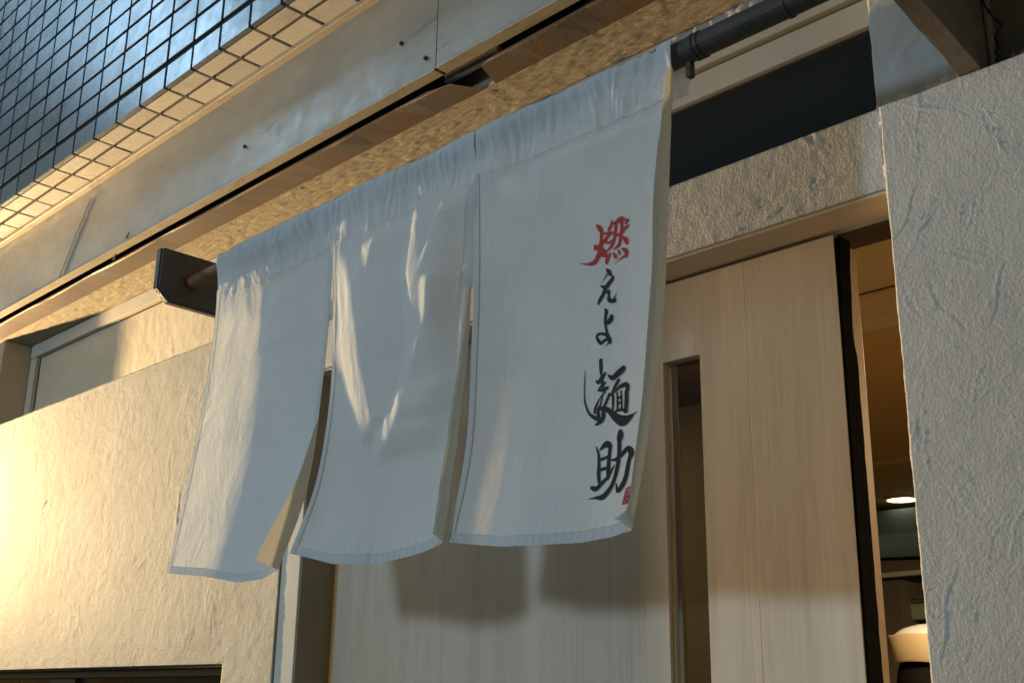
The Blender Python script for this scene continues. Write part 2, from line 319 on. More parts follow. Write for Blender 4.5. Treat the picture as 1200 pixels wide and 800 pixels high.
box('gap_backing', -4.9, .9, .962*D, .97*D, EYE+.856*D, EYE+.9*D, M['black']); tag(bpy.data.objects['gap_backing'], kind='structure')
box('steel_stub', -1.12*D, -1.01*D, .948*D, .957*D, EYE+.848*D, EYE+.862*D, M['lip'], None, .002); tag(bpy.data.objects['steel_stub'], 'short dirty metal stub seen in the broken gap between the two steel plates', 'metal stub')
fa = thing('metal_fascia', (-1.2*D, .916*D, EYE+.94*D), 'dented grey sheet metal fascia below the tiled overhang, with a rusty bottom lip', 'fascia')
def sheet_panel(xa, xb, y, par, seed):
    xs = lines(xa, xb, .04); zz = np.linspace(EYE+.850*D, EYE+1.0235*D, 14); vs = []; fs = []
    X, Z = np.meshgrid(xs, zz, indexing='ij'); Hh = .0022*fbm(X, Z, .4, 2, seed)
    nx, nz = X.shape; vs = [(X[i, j], y-Hh[i, j], Z[i, j]) for i in range(nx) for j in range(nz)]; fs = [(i*nz+j, (i+1)*nz+j, (i+1)*nz+j+1, i*nz+j+1) for i in range(nx-1) for j in range(nz-1)]
    o = mesh('sheet_panel', vs, fs, M['sheet'], par, True)
    l = box('bottom_lip', xa+.0015, xb-.0015, y-.002, .9335*D, EYE+.8478*D, EYE+.8502*D, M['lip'], par, .0006)
box('joint_backing', -1.1*D-.02, -1.1*D+.02, .921*D, .925*D, EYE+.8505*D, EYE+1.022*D, M['black'], fa, 0)
sheet_panel(-4.9, -1.1*D-.0034, .916*D, fa, 61)
sheet_panel(-1.1*D+.0008, .9, .9145*D, fa, 67)
for (X_, q) in ((-1.1*D-.028, .966), (-1.1*D-.10, 1.02), (-2.0, 1.0)):
    cyl('screw_head', (X_, .916*D-.001, EYE+q*.905*D), (X_, .916*D-.0045, EYE+q*.905*D), .0042, M['black'], fa, 10)
for dx, dz in ((-2.19, .936), (-2.26, .908)):
    mesh('rust_hole', [(dx*.9155*D+a, .9105*D if dz > .92 else .918*D, EYE+dz*.9155*D+b) for a, b in ((-.012, -.004), (.004, -.008), (.012, .004), (.006, .009))], [(0, 1, 2, 3)], M['black'], fa)
# pale ridge standing in for a streak of light on the sheet
cr = cyl('light_streak', (-2.415*.915*D, .9147*D, EYE+1.095*.915*D), (-2.535*.915*D, .9145*D, EYE+.93*.915*D), .0013, M['casing_paint'], fa, 8)
tr_ = box('drip_trim', -4.9, .9, .901*D, .917*D, EYE+1.0238*D, EYE+1.0345*D, M['lip'], fa, .002)
# tiled overhang
TW = .112*.8215*D; xs0 = -2.111*.8215*D; TZ = .0603*.8215*D; zb = EYE+1.2605*.8215*D; yf = .8215*D
th = thing('tiled_overhang', (-2.1*D, .86*D, zb), 'tiled overhang of the upper storey, outward tiles coloured in cool grey shade, two warm rows beneath', 'tiled wall')
box('grout_bed', -4.9, .9, yf+.006, .912*D, zb+.005, zb+1.6, mat('dark_grout', (.03, .03, .03), .9)[0], th, 0)
box('edge_grout', -4.9, .9, .9015*D, .9115*D, zb-.0035, zb+.004, M['lip'], th, .001)
from bpy_extras.object_utils import world_to_camera_view
bpy.context.view_layer.update()
S.render.resolution_x, S.render.resolution_y = 1024, 682
def in_view(p):
    c = world_to_camera_view(S, cam, Vector(p)); return -.02 < c.x < 1.02 and -.02 < c.y < 1.02 and c.z > 0
def tile_mesh(w, d, h, bev=.0016):
    bm = bmesh.new(); add_box(bm, 0, w, 0, d, 0, h, bev, 1); m = bpy.data.meshes.new('tile'); bmesh.ops.recalc_face_normals(bm, faces=bm.faces); bm.to_mesh(m); bm.free(); m.materials.append(M['tile']); return m
g = .007
tm = tile_mesh(TW-g, .012, TZ-g); tm.materials[0] = M['tile_face']; ts1 = tile_mesh(TW-g, .0345*D-g, .012); ts2 = tile_mesh(TW-g, .0445*D-g, .012)
rest = bmesh.new(); rest2 = bmesh.new(); npart = 0; cand = []
for i in range(-22, 34):
    x = xs0+i*TW+g/2
    for j in range(0, 19): cand.append((tm, x, yf, zb+.0005+j*TZ+(g/2 if j else -.003)))
    cand.append((ts1, x, yf+.0135, zb-.0035)); cand.append((ts2, x, yf+.0125+.0355*D, zb-.0035))
for m_, x, y, z in cand:
    vis = in_view((x, y, z)) or in_view((x+TW, y, z)) or in_view((x+TW, y, z+TZ)) or in_view((x, y, z+TZ))
    if vis and npart < 300:
        o = bpy.data.objects.new('tile', m_); COL.objects.link(o); o.parent = th; o.location = Vector((x, y, z))-Vector(th.location)+Vector((random.uniform(-.0005, .0005), random.uniform(-.0004, .0004), random.uniform(-.0004, .0004))); o.rotation_euler = (random.uniform(-.004, .004), random.uniform(-.002, .002), random.uniform(-.004, .004)); npart += 1
    else:
        w, d, h = [c for c in m_.vertices[0].co] and (max(v.co.x for v in m_.vertices), max(v.co.y for v in m_.vertices), max(v.co.z for v in m_.vertices))
        add_box(rest if m_ is tm else rest2, x, x+w, y, y+d, z, z+h)
print('tiles as parts', npart)
tag(from_bm('outer_tiles', rest, M['tile_face'], th), kind='stuff'); tag(from_bm('outer_soffit_tiles', rest2, M['tile'], th), kind='stuff')
# ------------------------------------------------------------------ door frame and door
yd = 1.056*D
df = thing('door_frame', (-1.45*D, D, 0), 'pale painted door frame with its inner jamb coloured in shade, left of the sliding door', 'door frame')
box('casing', -1.527*D+.001, -1.4775*D, D+.002, D+.05, 0, EYE+.4985*D, M['casing_paint'], df, .002)
box('jamb', -1.4775*D+.0006, -1.4745*D, D+.004, yd+.05, 0, EYE+.4985*D, M['jamb_shade'], df, .0008)
box('head_soffit', -1.474*D, -.4955*D, D+.006, yd-.003, EYE+.4955*D, EYE+.4992*D, M['frame_wood'], df, .001)
box('track', -1.474*D, -.4955*D, yd-.001, yd+.09, EYE+.5005*D, EYE+.5095*D, rusty('track', (.1, .045, .025), (.05, .03, .02), .5), df, .001)
def door():
    t = thing('sliding_door', (-1.0*D, yd, 0), 'pale wood grained sliding door with a narrow glass slit, open a little at its right edge', 'door')
    zt = EYE+.4925*D; z_s = EYE+.374*1.056*D; xa, xb = -.7805*1.056*D, -.729*1.056*D; xl, xr, seam = -1.455*D, -.557*1.056*D, -.667*1.056*D
    zb_ = .95; th_ = .036
    # boards: stile right of the seam, stile between slit and seam, head over the slit, foot, and the wide left board
    box('door_board', seam+.0003, xr, yd, yd+th_, .01, zt, M['door_wood'], t, .0005)
    bm = bmesh.new(); xs = [xl, xa, xb, seam-.0002]; zs = [.01, zb_, z_s, zt]; V = [[bm.verts.new((x, yd, z)) for z in zs] for x in xs]
    for i in range(3):
        for jj in range(3):
            if (i, jj) != (1, 1): bm.faces.new((V[i][jj], V[i+1][jj], V[i+1][jj+1], V[i][jj+1]))
    ge = bmesh.ops.extrude_face_region(bm, geom=bm.faces[:]+bm.edges[:])['geom']
    for v in ge:
        if isinstance(v, bmesh.types.BMVert): v.co.y = yd+th_
    from_bm('door_board', bm, M['door_wood'], t)
    gl = box('glass_pane', xa+.0075, xb, yd+.019, yd+.024, zb_, z_s, M['glass'], t, 0)
    box('glass_bead', xa+.0003, xa+.0035, yd+.008, yd+.0275, zb_, z_s-.0005, M['frame_wood'], t, .0008); box('glass_bead', xa+.004, xa+.0125, yd+.014, yd+.018, zb_, z_s-.0008, M['old_timber'], t, .0008)
    # black brush seal on the closing edge, uneven at the top
    zz = [0.02+i*(zt-.02-.004)/110 for i in range(111)]; vs = []; fs = []
    for i, z in enumerate(zz):
        w = .0035+random.uniform(0, .0012)+(.005*max(0, (z-(zt-.12))/.12)); w2 = .0345+random.uniform(-.0008, .0008)-(.006 if z > zt-.16 else 0)
        vs += [(xr-.001, yd+.002, z), (xr+w, yd+.003, z), (xr+w, yd+w2, z), (xr-.001, yd+w2, z)]
    for i in range(110):
        for k in range(4): fs.append((i*4+k, i*4+(k+1) % 4, i*4+4+(k+1) % 4, i*4+4+k))
    fs += [(0, 3, 2, 1), (440, 441, 442, 443)]
    mesh('edge_seal', vs, fs, M['seal'], t)
    box('back_stile', xr-.09, xr+.0005, yd+th_+.001, 1.103*D, .01, zt-.006, M['frame_wood'], t, .001)
door()
# left window low in the wall
wn_ = thing('wall_window', (-2.7, D+.07, EYE-.2), 'dark framed window low in the left plaster wall, brown interior behind it', 'window')
wx0, wx1, wz0, wz1 = -3.745, -1.6735*D, EYE-.545, EYE+.0578*D
box('glass_pane', wx0, wx1, D+.075, D+.08, wz0, wz1-.001, M['glass'], wn_, 0)
fr = mat('window_frame_dark', (.035, .028, .02), .4)[0]
for a, b in ((wx0, wx0+.04), (wx1-.010, wx1-.001), (-2.41*D, -2.30*D)): box('frame_bar', a, b, D+.062, D+.088, wz0, wz1-.022, fr, wn_, .002)
box('frame_bar', wx0, wx1-.001, D+.06, D+.0885, wz1-.021, wz1-.003, fr, wn_, .002)
box('blind', -2.28*D, wx1-.03, D+.12, D+.125, wz0, wz1-.006, mat('brown_blind', (.3, .2, .09), .7)[0], None, .001); tag(bpy.data.objects['blind'], 'plain brown blind hanging behind the low window glass', 'blind')
# ------------------------------------------------------------------ rod, bracket
yr = .8*D+.0165; zr = EYE+.768*.8*D
rod = thing('curtain_rod', (-1.0, yr, zr), 'dark metal rod carrying the white curtain, rusty at its left end', 'rod')
cyl('rust_length', (-1.911*.813*D-.03, yr, zr), (-1.40*D, yr, zr), .0138, M['pipe_rust'], rod, 20, .03)
cyl('black_length', (-1.40*D, yr, zr), (.4, yr, zr), .0158, M['pipe_dark'], rod, 24, .008)
for xx in (-.742*.81*D+.022, -.742*.81*D+.030, -.60): cyl('coupling_ring', (xx-.0022, yr, zr), (xx+.0022, yr, zr), .0172, M['pipe_dark'], rod, 24)
cyl('pin', (-1.911*.813*D-.012, yr-.004, zr-.02), (-1.911*.813*D+.004, yr, zr-.012), .006, M['pipe_rust'], rod, 8)
def bracket(X, label):
    t = thing('rod_bracket', (X, .9*D, EYE+.6*D), label, 'bracket', 'brackets holding the curtain rod')
    Yp, zt, zb = .762*D, EYE+.8655*.762*D, EYE+.7600*.762*D
    pr = [(Yp, zt), (Yp, EYE+.782*.762*D), (Yp+.024, zb), (1.0*D-.004, zb-.004), (1.0*D-.004, zt)]
    bm = bmesh.new(); A = [bm.verts.new((X-.004, y, z)) for y, z in pr]; B = [bm.verts.new((X+.004, y, z)) for y, z in pr]
    bm.faces.new(A); bm.faces.new(B[::-1])
    for i in range(5): bm.faces.new((A[i], B[i], B[(i+1) % 5], A[(i+1) % 5]))
    bmesh.ops.bevel(bm, geom=[e for e in bm.edges], offset=.0012, segments=2, affect='EDGES')
    from_bm('side_plate', bm, M['bracket'], t)
    # folded flange round the outer edge
    bm = bmesh.new(); wv = .016
    for (a, b) in (((Yp, zt), (Yp, EYE+.782*.762*D)), ((Yp, EYE+.782*.762*D), (Yp+.024, zb)), ((Yp+.024, zb), (1.0*D-.004, zb-.004))):
        d = Vector((b[0]-a[0], b[1]-a[1])).normalized(); n = Vector((d.y, -d.x))*.003
        q = [bm.verts.new((x, p[0]+s*n.x-(0), p[1]+s*n.y)) for x in (X-wv, X-.003) for p, s in ((a, 1), (b, 1), (b, -.3), (a, -.3))]
        for f in ((0, 1, 2, 3), (7, 6, 5, 4), (0, 4, 5, 1), (2, 6, 7, 3), (1, 5, 6, 2), (0, 3, 7, 4)): bm.faces.new([q[i] for i in f])
    from_bm('flange', bm, M['bracket'], t)
    cyl('bolt', (X+.004, Yp+.055, zr+.006), (X+.011, Yp+.055, zr+.006), .008, M['pipe_rust'], t, 6)
    return t
bracket(-1.99*.79*D*.985, 'dark steel angle bracket with clipped corner holding the left end of the curtain rod')
bracket(.38, 'dark steel angle bracket holding the right end of the curtain rod, beyond the door')
box('rod_hook', -.75*.8*D+.004, -.75*.8*D+.012, yr-.002, yr+.008, zr-.036, zr-.012, M['pipe_dark'], None, .002); tag(bpy.data.objects['rod_hook'], 'small brown hook under the rod beside the right top corner of the curtain', 'hook')
# ------------------------------------------------------------------ rafter on the right
rf = thing('rafter', (-.41*D, .9*D, EYE+.65*D), 'old timber rafter coming out of the wall at the upper right, cracked where it enters', 'rafter')
def rafter():
    xl, xr = -.409*D, -.388*D
    pr = [(1.029*D, .585*D), (.55*D, .672*D), (.55*D, .86*D), (1.029*D, .80*D)]
    n = 40; bm = bmesh.new(); rows = []
    for i in range(n+1):
        f = i/n; y = pr[0][0]*(1-f)+pr[1][0]*f; zb = pr[0][1]*(1-f)+pr[1][1]*f; zt = pr[3][1]*(1-f)+pr[2][1]*f; w = random.uniform(-.0012, .0012)
        rows.append([bm.verts.new((x, y, EYE+z)) for x, z in ((xl+w, zb+random.uniform(0, .0012)), (xr, zb), (xr, zt), (xl, zt))])
    for a, b in zip(rows, rows[1:]):
        for k in range(4): bm.faces.new((a[k], a[(k+1) % 4], b[(k+1) % 4], b[k]))
    bm.faces.new(rows[0]); bm.faces.new(rows[-1][::-1])
    from_bm('beam', bm, M['old_timber'], rf)
rafter()
# crack in the brown render beside the rafter
def jag(name, pts, w, y, mt, par):
    vs = []; fs = []
    for i, (x, z) in enumerate(pts): vs += [(x-w*(.5+.8*random.random()), y, z), (x+w*(.5+.8*random.random()), y, z)]
    for i in range(len(pts)-1): fs.append((2*i, 2*i+1, 2*i+3, 2*i+2))
    return mesh(name, vs, fs, mt, par)
br = plaster_wall('brown_render', lines(-.386*D, .9, .03, [(-.386*D, -.25)], .005), lines(EYE+.5885*D+.001, EYE+.83*D, .006), 1.018*D, .012, rusty('brown_render', (.26, .21, .16), (.34, .25, .18), .5, .9, 0), 77, 'cracked brown render right of the rafter at the top right', strokes=20, amp=.006)
pts = []; x = -.371*D; z = EYE+.589*D
for i in range(26): pts.append((x, z)); x += random.uniform(-.007, .006); z += random.uniform(.003, .011)
jag('crack', pts, .0016, 1.018*D-.006, M['black'], br)
# ------------------------------------------------------------------ interior
wall_in = mat('interior_brown', (.3, .2, .1), .7)[0]; ceil_in = mat('interior_ceiling', (.5, .32, .10), .6)[0]; pan = mat('interior_board', (.55, .43, .24), .7)[0]
room = lambda n, *a, m=wall_in: tag(box(n, *a, m, None, 0), kind='structure')
zc = EYE+.605*D
room('interior_ceiling', -4.8, .85, 1.62*D, 5.4, zc, zc+.03, m=ceil_in)
room('interior_ceiling_board', -4.8, .85, 1.2*D, 1.6*D, zc+.035, zc+.06, m=pan)
room('interior_beam', -4.8, .85, 1.605*D, 1.66*D, zc-.02, zc+.0345, m=pan)
room('interior_beam', -4.8, .85, 3.34, 3.37, zc-.012, zc+.001, m=pan)
room('interior_wall_left', -4.85, -4.8, D+.15, 5.4, 0, 2.7); room('interior_wall_right', .85, .9, D+.15, 5.4, 0, 2.7); room('interior_wall_back', -4.8, .85, 5.4, 5.45, 0, 2.7, m=mat('interior_dark', (.16, .15, .11), .6)[0])
room('interior_floor', -4.8, .85, D+.15, 5.4, .004, .02, m=mat('interior_tile_floor', (.12, .1, .08), .5)[0])
tag(box('added_partition', -4.7, -1.38, 2.2, 2.24, .02, 2.3, mat('added_partition_tone', (.34, .31, .22), .7)[0], None, .002), 'plain olive beige partition added behind the door slit to lighten its glass', 'partition')  # partition added so the slit glass reads lighter
room('building_side_wall', -4.95, -4.9, D+.1, 5.5, 0, 4.0, m=M['stucco']); room('building_side_wall', .9, .95, D+.1, 5.5, 0, 4.0, m=M['stucco'])
room('building_floor_slab', -4.89, .89, 1.5*D, 5.5, 2.62, 2.7, m=M['black'])
dl = thing('ceiling_downlight', (-2.02, 4.0, zc), 'round lit recessed downlight in the brown ceiling inside', 'downlight')
xd, yd_ = -.5065*3.4, 3.4*1.0
# put it where the sight line meets the ceiling
q_ = .189; yl = .605/q_*1.0*D; xl_ = -.506*yl
dl.location = (xl_, yl, zc)
em, nt, b = mat('lamp_glow', (1, .9, .7), .5); b.inputs['Emission Color'].default_value = (1, .82, .5, 1); b.inputs['Emission Strength'].default_value = 9
cyl('lamp_face', (xl_, yl, zc-.006), (xl_, yl, zc-.003), .055, em, dl, 28); 
def ring(name, c, r0, r1, h, mt, par, n=32):
    vs = []; fs = []
    for i in range(n):
        a = 2*math.pi*i/n
        for r, z in ((r0, 0), (r1, 0), (r1, -h*.5), (r0, -h)): vs.append((c[0]+r*math.cos(a), c[1]+r*math.sin(a), c[2]+z))
    for i in range(n):
        for k in range(4): fs.append((i*4+k, i*4+(k+1) % 4, ((i+1) % n)*4+(k+1) % 4, ((i+1) % n)*4+k))
    return mesh(name, vs, fs, mt, par)
ring('trim_ring', (xl_, yl, zc), .056, .072, .009, pan, dl)
for (ax, ay, e) in ((-3.4, 1.9, 12), (-1.9, 1.75, 4), (-.9, 2.3, 20), (-.2, 2.9, 22)):
    l = area_lamp('room_fill', (ax, ay, zc-.03), (ax, ay, 0), .14, e, (1, .7, .36))  # unseen fill lights added under the ceiling to brighten the room
steel = mat('brushed_steel', (.35, .42, .45), .35, .8)[0]
hd = thing('kitchen_hood', (-2.1, 4.3, 2.1), 'blue grey steel extractor hood over the kitchen, seen through the door gap', 'hood')
yh = 4.0
def prism(name, pts, y0, y1, mt, par):
    n = len(pts); vs = [(x, y0, z) for x, z in pts]+[(x, y1, z) for x, z in pts]; fs = [tuple(range(n)), tuple(range(n, 2*n))[::-1]]+[(i, n+i, n+(i+1) % n, (i+1) % n) for i in range(n)]
    return mesh(name, vs, fs, mt, par)
zq = lambda q, y: EYE+q*y
prism('canopy', [(-2.6, zq(.1395, yh)), (-1.0, zq(.119, yh)), (-1.0, zq(.178, yh)), (-2.6, zq(.180, yh))], yh, yh+.7, mat('hood_blue', (.10, .15, .17), .4, .4)[0], hd)
prism('hood_panel', [(-2.6, zq(.1400, yh)), (-1.0, zq(.126, yh)), (-1.0, zq(.148, yh)), (-2.6, zq(.160, yh))], yh-.012, yh-.002, mat('hood_teal', (.14, .27, .33), .35, .3)[0], hd)
prism('hood_lip', [(-2.6, zq(.1200, yh)), (-1.0, zq(.1265, yh)), (-1.0, zq(.119, yh)-.001), (-2.6, zq(.1385, yh))], yh-.03, yh+.02, mat('hood_grey', (.25, .27, .26), .4, .5)[0], hd)
prism('light_strip', [(-2.6, zq(.1150, yh)), (-1.0, zq(.1215, yh)), (-1.0, zq(.1255, yh)), (-2.6, zq(.1195, yh))], yh-.035, yh+.0, mat('pale_strip', (.6, .65, .62), .4)[0], hd)
cb = tag(box('cupboard', -2.6, -.5145*3.9, 3.9, 4.2, .02, zq(.115, 3.9), mat('grey_brown_cupboard', (.14, .125, .1), .6)[0]), 'tall grey brown kitchen cupboard behind the person', 'cupboard')
sh = thing('kitchen_shelf', (-1.9, 4.2, 1.9), 'dark shelf with a thin bright rail above the person', 'shelf')
box('shelf_board', -.513*3.9, -1.2, 4.0, 4.3, zq(.072, 4.0), zq(.078, 4.0), M['black'], sh, .001); box('shelf_back', -.513*3.9, -1.2, 4.31, 4.33, 1.2, 2.1, M['black'], sh, .001)
cyl('rail', (-2.0, 3.97, zq(.0985, 3.97)), (-1.2, 3.97, zq(.0985, 3.97)), .004, steel, sh, 10)
gb = thing('green_container', (-1.93, 3.95, zq(.08, 4)), 'pale green plastic container standing on the kitchen shelf', 'container'); gm = mat('pale_green_plastic', (.3, .4, .3), .4)[0]
box('tub', -.508*4.0, -.488*4.0, 3.96, 4.06, zq(.0785, 4.0), zq(.0925, 4.0), gm, gb, .008); box('lid', -.510*4.0, -.486*4.0, 3.955, 4.065, zq(.0925, 4.0)+.001, zq(.0955, 4.0), mat('lid_dark', (.1, .12, .1), .4)[0], gb, .003)
# ------------------------------------------------------------------ person in the kitchen
def person():
    px, py = -1.437, 2.95; hz = EYE+.058      # centre of head
    t = thing('person', (px, py, .02), 'person in a cream banded white cook cap, seen from behind through the door gap', 'person')
    skin = mat('skin', (.42, .24, .15), .55, **{'Subsurface Weight': .1})[0]; coat = mat('white_coat', (.6, .6, .58), .9)[0]; hair = mat('black_hair', (.006, .005, .005), .8, **{'Specular IOR Level': .15})[0]
    J = [((0, 0, .93), .15), ((0, .01, 1.12), .135), ((0, .0, 1.32), .16), ((0, -.0, 1.42), .10), ((0, 0, 1.49), .055), ((0, .01, hz-.05), .058)]
    E = [(0, 1), (1, 2), (2, 3), (3, 4), (4, 5)]
    for s in (-1, 1):
        b = len(J); J += [((.09*s, 0, .86), .10), ((.10*s, .02, .48), .062), ((.10*s, -.01, .09), .042), ((.11*s, .14, .04), .035)]; E += [(0, b), (b, b+1), (b+1, b+2), (b+2, b+3)]
        b = len(J); J += [((.19*s, 0, 1.37), .062), ((.24*s, .04, 1.10), .045), ((.20*s, .27, 1.02), .034), ((.19*s, .34, 1.02), .03)]; E += [(3, b), (b, b+1), (b+1, b+2), (b+2, b+3)]
        h = b+3
        for k in range(4):
            f = len(J); o = (k-1.5)*.018; J += [((.19*s+o, .385, 1.015), .009), ((.19*s+o, .41+.006*(k in (1, 2)), 1.0), .008), ((.19*s+o, .425, .98), .007)]; E += [(h, f), (f, f+1), (f+1, f+2)]
        f = len(J); J += [((.16*s, .37, 1.01), .010), ((.145*s, .395, .995), .008)]; E += [(h, f), (f, f+1)]
    m = bpy.data.meshes.new('body'); m.from_pydata([(px+p[0], py+p[1], p[2]) for p, r in J], E, []); o = bpy.data.objects.new('body', m); m.materials.append(skin)
    link(o, t); o.modifiers.new('skin', 'SKIN')
    for i, (p, r) in enumerate(J): m.skin_vertices[0].data[i].radius = (r, r*.85)
    m.skin_vertices[0].data[0].use_root = True
    ss = o.modifiers.new('sub', 'SUBSURF'); ss.levels = ss.render_levels = 1
    # coat: a shell round the torso and upper arms
    m2 = bpy.data.meshes.new('coat'); idx = [0, 1, 2, 3]; JJ = [((0, 0, .62), .185), ((0, 0, .93), .175), ((0, .01, 1.12), .16), ((0, 0, 1.33), .18), ((0, 0, 1.43), .12), ((0, 0, 1.475), .075), ((.19, 0, 1.375), .08), ((.24, .04, 1.10), .062), ((.21, .18, 1.05), .055), ((-.19, 0, 1.375), .08), ((-.24, .04, 1.10), .062), ((-.21, .18, 1.05), .055)]
    m2.from_pydata([(px+p[0], py+p[1], p[2]) for p, r in JJ], [(0, 1), (1, 2), (2, 3), (3, 4), (4, 5), (4, 6), (6, 7), (7, 8), (4, 9), (9, 10), (10, 11)], []); m2.materials.append(coat); o2 = bpy.data.objects.new('coat', m2); link(o2, t); o2.modifiers.new('skin', 'SKIN')
    for i, (p, r) in enumerate(JJ): m2.skin_vertices[0].data[i].radius = (r, r*.8)
    m2.skin_vertices[0].data[0].use_root = True; ss = o2.modifiers.new('sub', 'SUBSURF'); ss.levels = ss.render_levels = 2
    # head with face, turned away to the right
    def ell(name, c, r, mt, n=28, k=18, fn=None, par=t):
        vs = []; fs = []
        for j in range(k+1):
            th = math.pi*j/k
            for i in range(n):
                a = 2*math.pi*i/n; p = Vector((math.sin(th)*math.cos(a), math.sin(th)*math.sin(a), math.cos(th)))
                if fn: p = fn(p)
                vs.append((c[0]+r[0]*p.x, c[1]+r[1]*p.y, c[2]+r[2]*p.z))
        for j in range(k):
            for i in range(n): fs.append((j*n+i, (j+1)*n+i, (j+1)*n+(i+1) % n, j*n+(i+1) % n))
        return mesh(name, vs, fs, mt, par, True)
    ang = math.radians(-40)          # facing direction rotated from +Y towards +X
    def rot(x, y): return (px+x*math.cos(ang)-y*math.sin(ang), py+x*math.sin(ang)+y*math.cos(ang))
    def headf(p):
        x, y, z = p; s = 1-.22*max(0, -z)*max(0, -z)
        nose = .16*math.exp(-((x/.16)**2+((z+.12)/.2)**2))*(y > .5); eye = -.06*(math.exp(-(((x-.34)/.14)**2+((z-.05)/.1)**2))+math.exp(-(((x+.34)/.14)**2+((z-.05)/.1)**2)))*(y > .4); mouth = .04*math.exp(-((x/.25)**2+((z+.52)/.08)**2))*(y > .4)
        x2, y2 = x*s, y*(s+.02)+nose+eye+mouth
        return Vector((x2*math.cos(ang)*1-(y2*1.22)*math.sin(ang), x2*math.sin(ang)+y2*1.22*math.cos(ang), z))
    ell('head', (px, py, hz), (.078, .078, .118), skin, 40, 30, headf)
    for s in (-1, 1):
        ex, ey = rot(.091*s, .0); e = ell('ear', (ex, ey, hz+.024), (.012, .019, .032), skin, 14, 10); ex2, ey2 = rot(.100*s, .002); ell('ear_rim', (ex2, ey2, hz+.028), (.006, .014, .022), skin, 12, 8)
        bx, by = rot(.03*s, .088); ell('eye', (bx, by, hz+.006), (.009, .006, .007), mat('eye_white', (.7, .7, .68), .3)[0], 10, 8)
    def hairf(p):
        x, y, z = p; y2 = y-.04
        if z < 0: 
            k = 1.0 if y < .15 else .80
            x *= k; y2 *= k
        z = max(z, -.42 if y < .15 else .0)
        r = 1+.05*vn(x*9+3, z*9+y*7)
        return Vector((x*math.cos(ang)*r-(y2*1.22)*math.sin(ang)*r, x*math.sin(ang)*r+y2*1.22*math.cos(ang)*r, z))
    def vn(a, b): return float(vnoise(np.array([a]), np.array([b]), 1.0, 3)[0])
    ell('hair', (px, py, hz+.002), (.084, .084, .122), hair, 40, 28, hairf)
    # cap: band and crown
    zb0, zb1 = hz+.064, hz+.134; n = 40; vs = []; fs = []
    rows = [(zb0, .093, .112), (zb0+.004, .096, .115), (zb1-.004, .1, .119), (zb1, .0985, .117), (zb1-.002, .093, .111)]
    for z, rx, ry in rows:
        for i in range(n):
            a = 2*math.pi*i/n; x, y = rx*math.cos(a), ry*math.sin(a); X_, Y_ = rot(x, y); vs.append((X_, Y_, z+.0015*math.sin(a*5)))
    for j in range(len(rows)-1):
        for i in range(n): fs.append((j*n+i, j*n+(i+1) % n, (j+1)*n+(i+1) % n, (j+1)*n+i))
    cm = mat('cream_band', (.62, .5, .33), .8)[0]; cap = mesh('cap', vs, fs, cm, t, True)
    ell('cap_crown', (px, py, zb1-.012), (1, 1, .042), mat('white_cap', (.75, .8, .85), .8)[0], 32, 16, lambda p: Vector((.09*p.x*math.cos(ang)-.108*p.y*math.sin(ang), .09*p.x*math.sin(ang)+.108*p.y*math.cos(ang), p.z)), cap)
person()
# ------------------------------------------------------------------ the curtain
def curve(tab, t):
    q0 = tab[0][1]; q1 = tab[-1][1]; ts = [(q0-r[1])/(q0-q1) for r in tab]
    def sm(vals):
        # monotone-ish cubic through the table
        ts_, vs_ = np.array(ts), np.array(vals); d = np.gradient(vs_, ts_); i = np.clip(np.searchsorted(ts_, t)-1, 0, len(ts_)-2); h = ts_[i+1]-ts_[i]; u = np.clip((t-ts_[i])/h, 0, 1)
        return (2*u**3-3*u**2+1)*vs_[i]+(u**3-2*u**2+u)*h*d[i]+(-2*u**3+3*u**2)*vs_[i+1]+(u**3-u**2)*h*d[i+1]
    X = sm([r[0]*r[2]*D for r in tab]); Y = sm([r[2]*D for r in tab]); Z = sm([EYE+r[1]*r[2]*D for r in tab]); return np.stack([X, Y, Z], -1)
def softpoly(Sg, Tg, poly, soft):
    # signed distance to polygon in (s,t)
    P = np.array(poly); n = len(P); dmin = np.full(Sg.shape, 1e9); ins = np.zeros(Sg.shape, bool)
    for i in range(n):
        a = P[i]; b = P[(i+1) % n]; ab = b-a; u = np.clip(((Sg-a[0])*ab[0]+(Tg-a[1])*ab[1])/(ab@ab), 0, 1); dmin = np.minimum(dmin, np.hypot(Sg-a[0]-u*ab[0], Tg-a[1]-u*ab[1]))
        c = ((a[1] > Tg) != (b[1] > Tg)) & (Sg < (b[0]-a[0])*(Tg-a[1])/(b[1]-a[1]+1e-12)+a[0]); ins ^= c
    sd = np.where(ins, dmin, -dmin); return np.clip(.5+sd/soft, 0, 1)
def blur(A, n, ax=None):
    for _ in range(n):
        if ax in (None, 0): P = np.pad(A, ((1, 1), (0, 0)), 'edge'); A = (P[:-2]+2*P[1:-1]+P[2:])/4
        if ax in (None, 1): P = np.pad(A, ((0, 0), (1, 1)), 'edge'); A = (P[:, :-2]+2*P[:, 1:-1]+P[:, 2:])/4
    return A
class Panel: pass
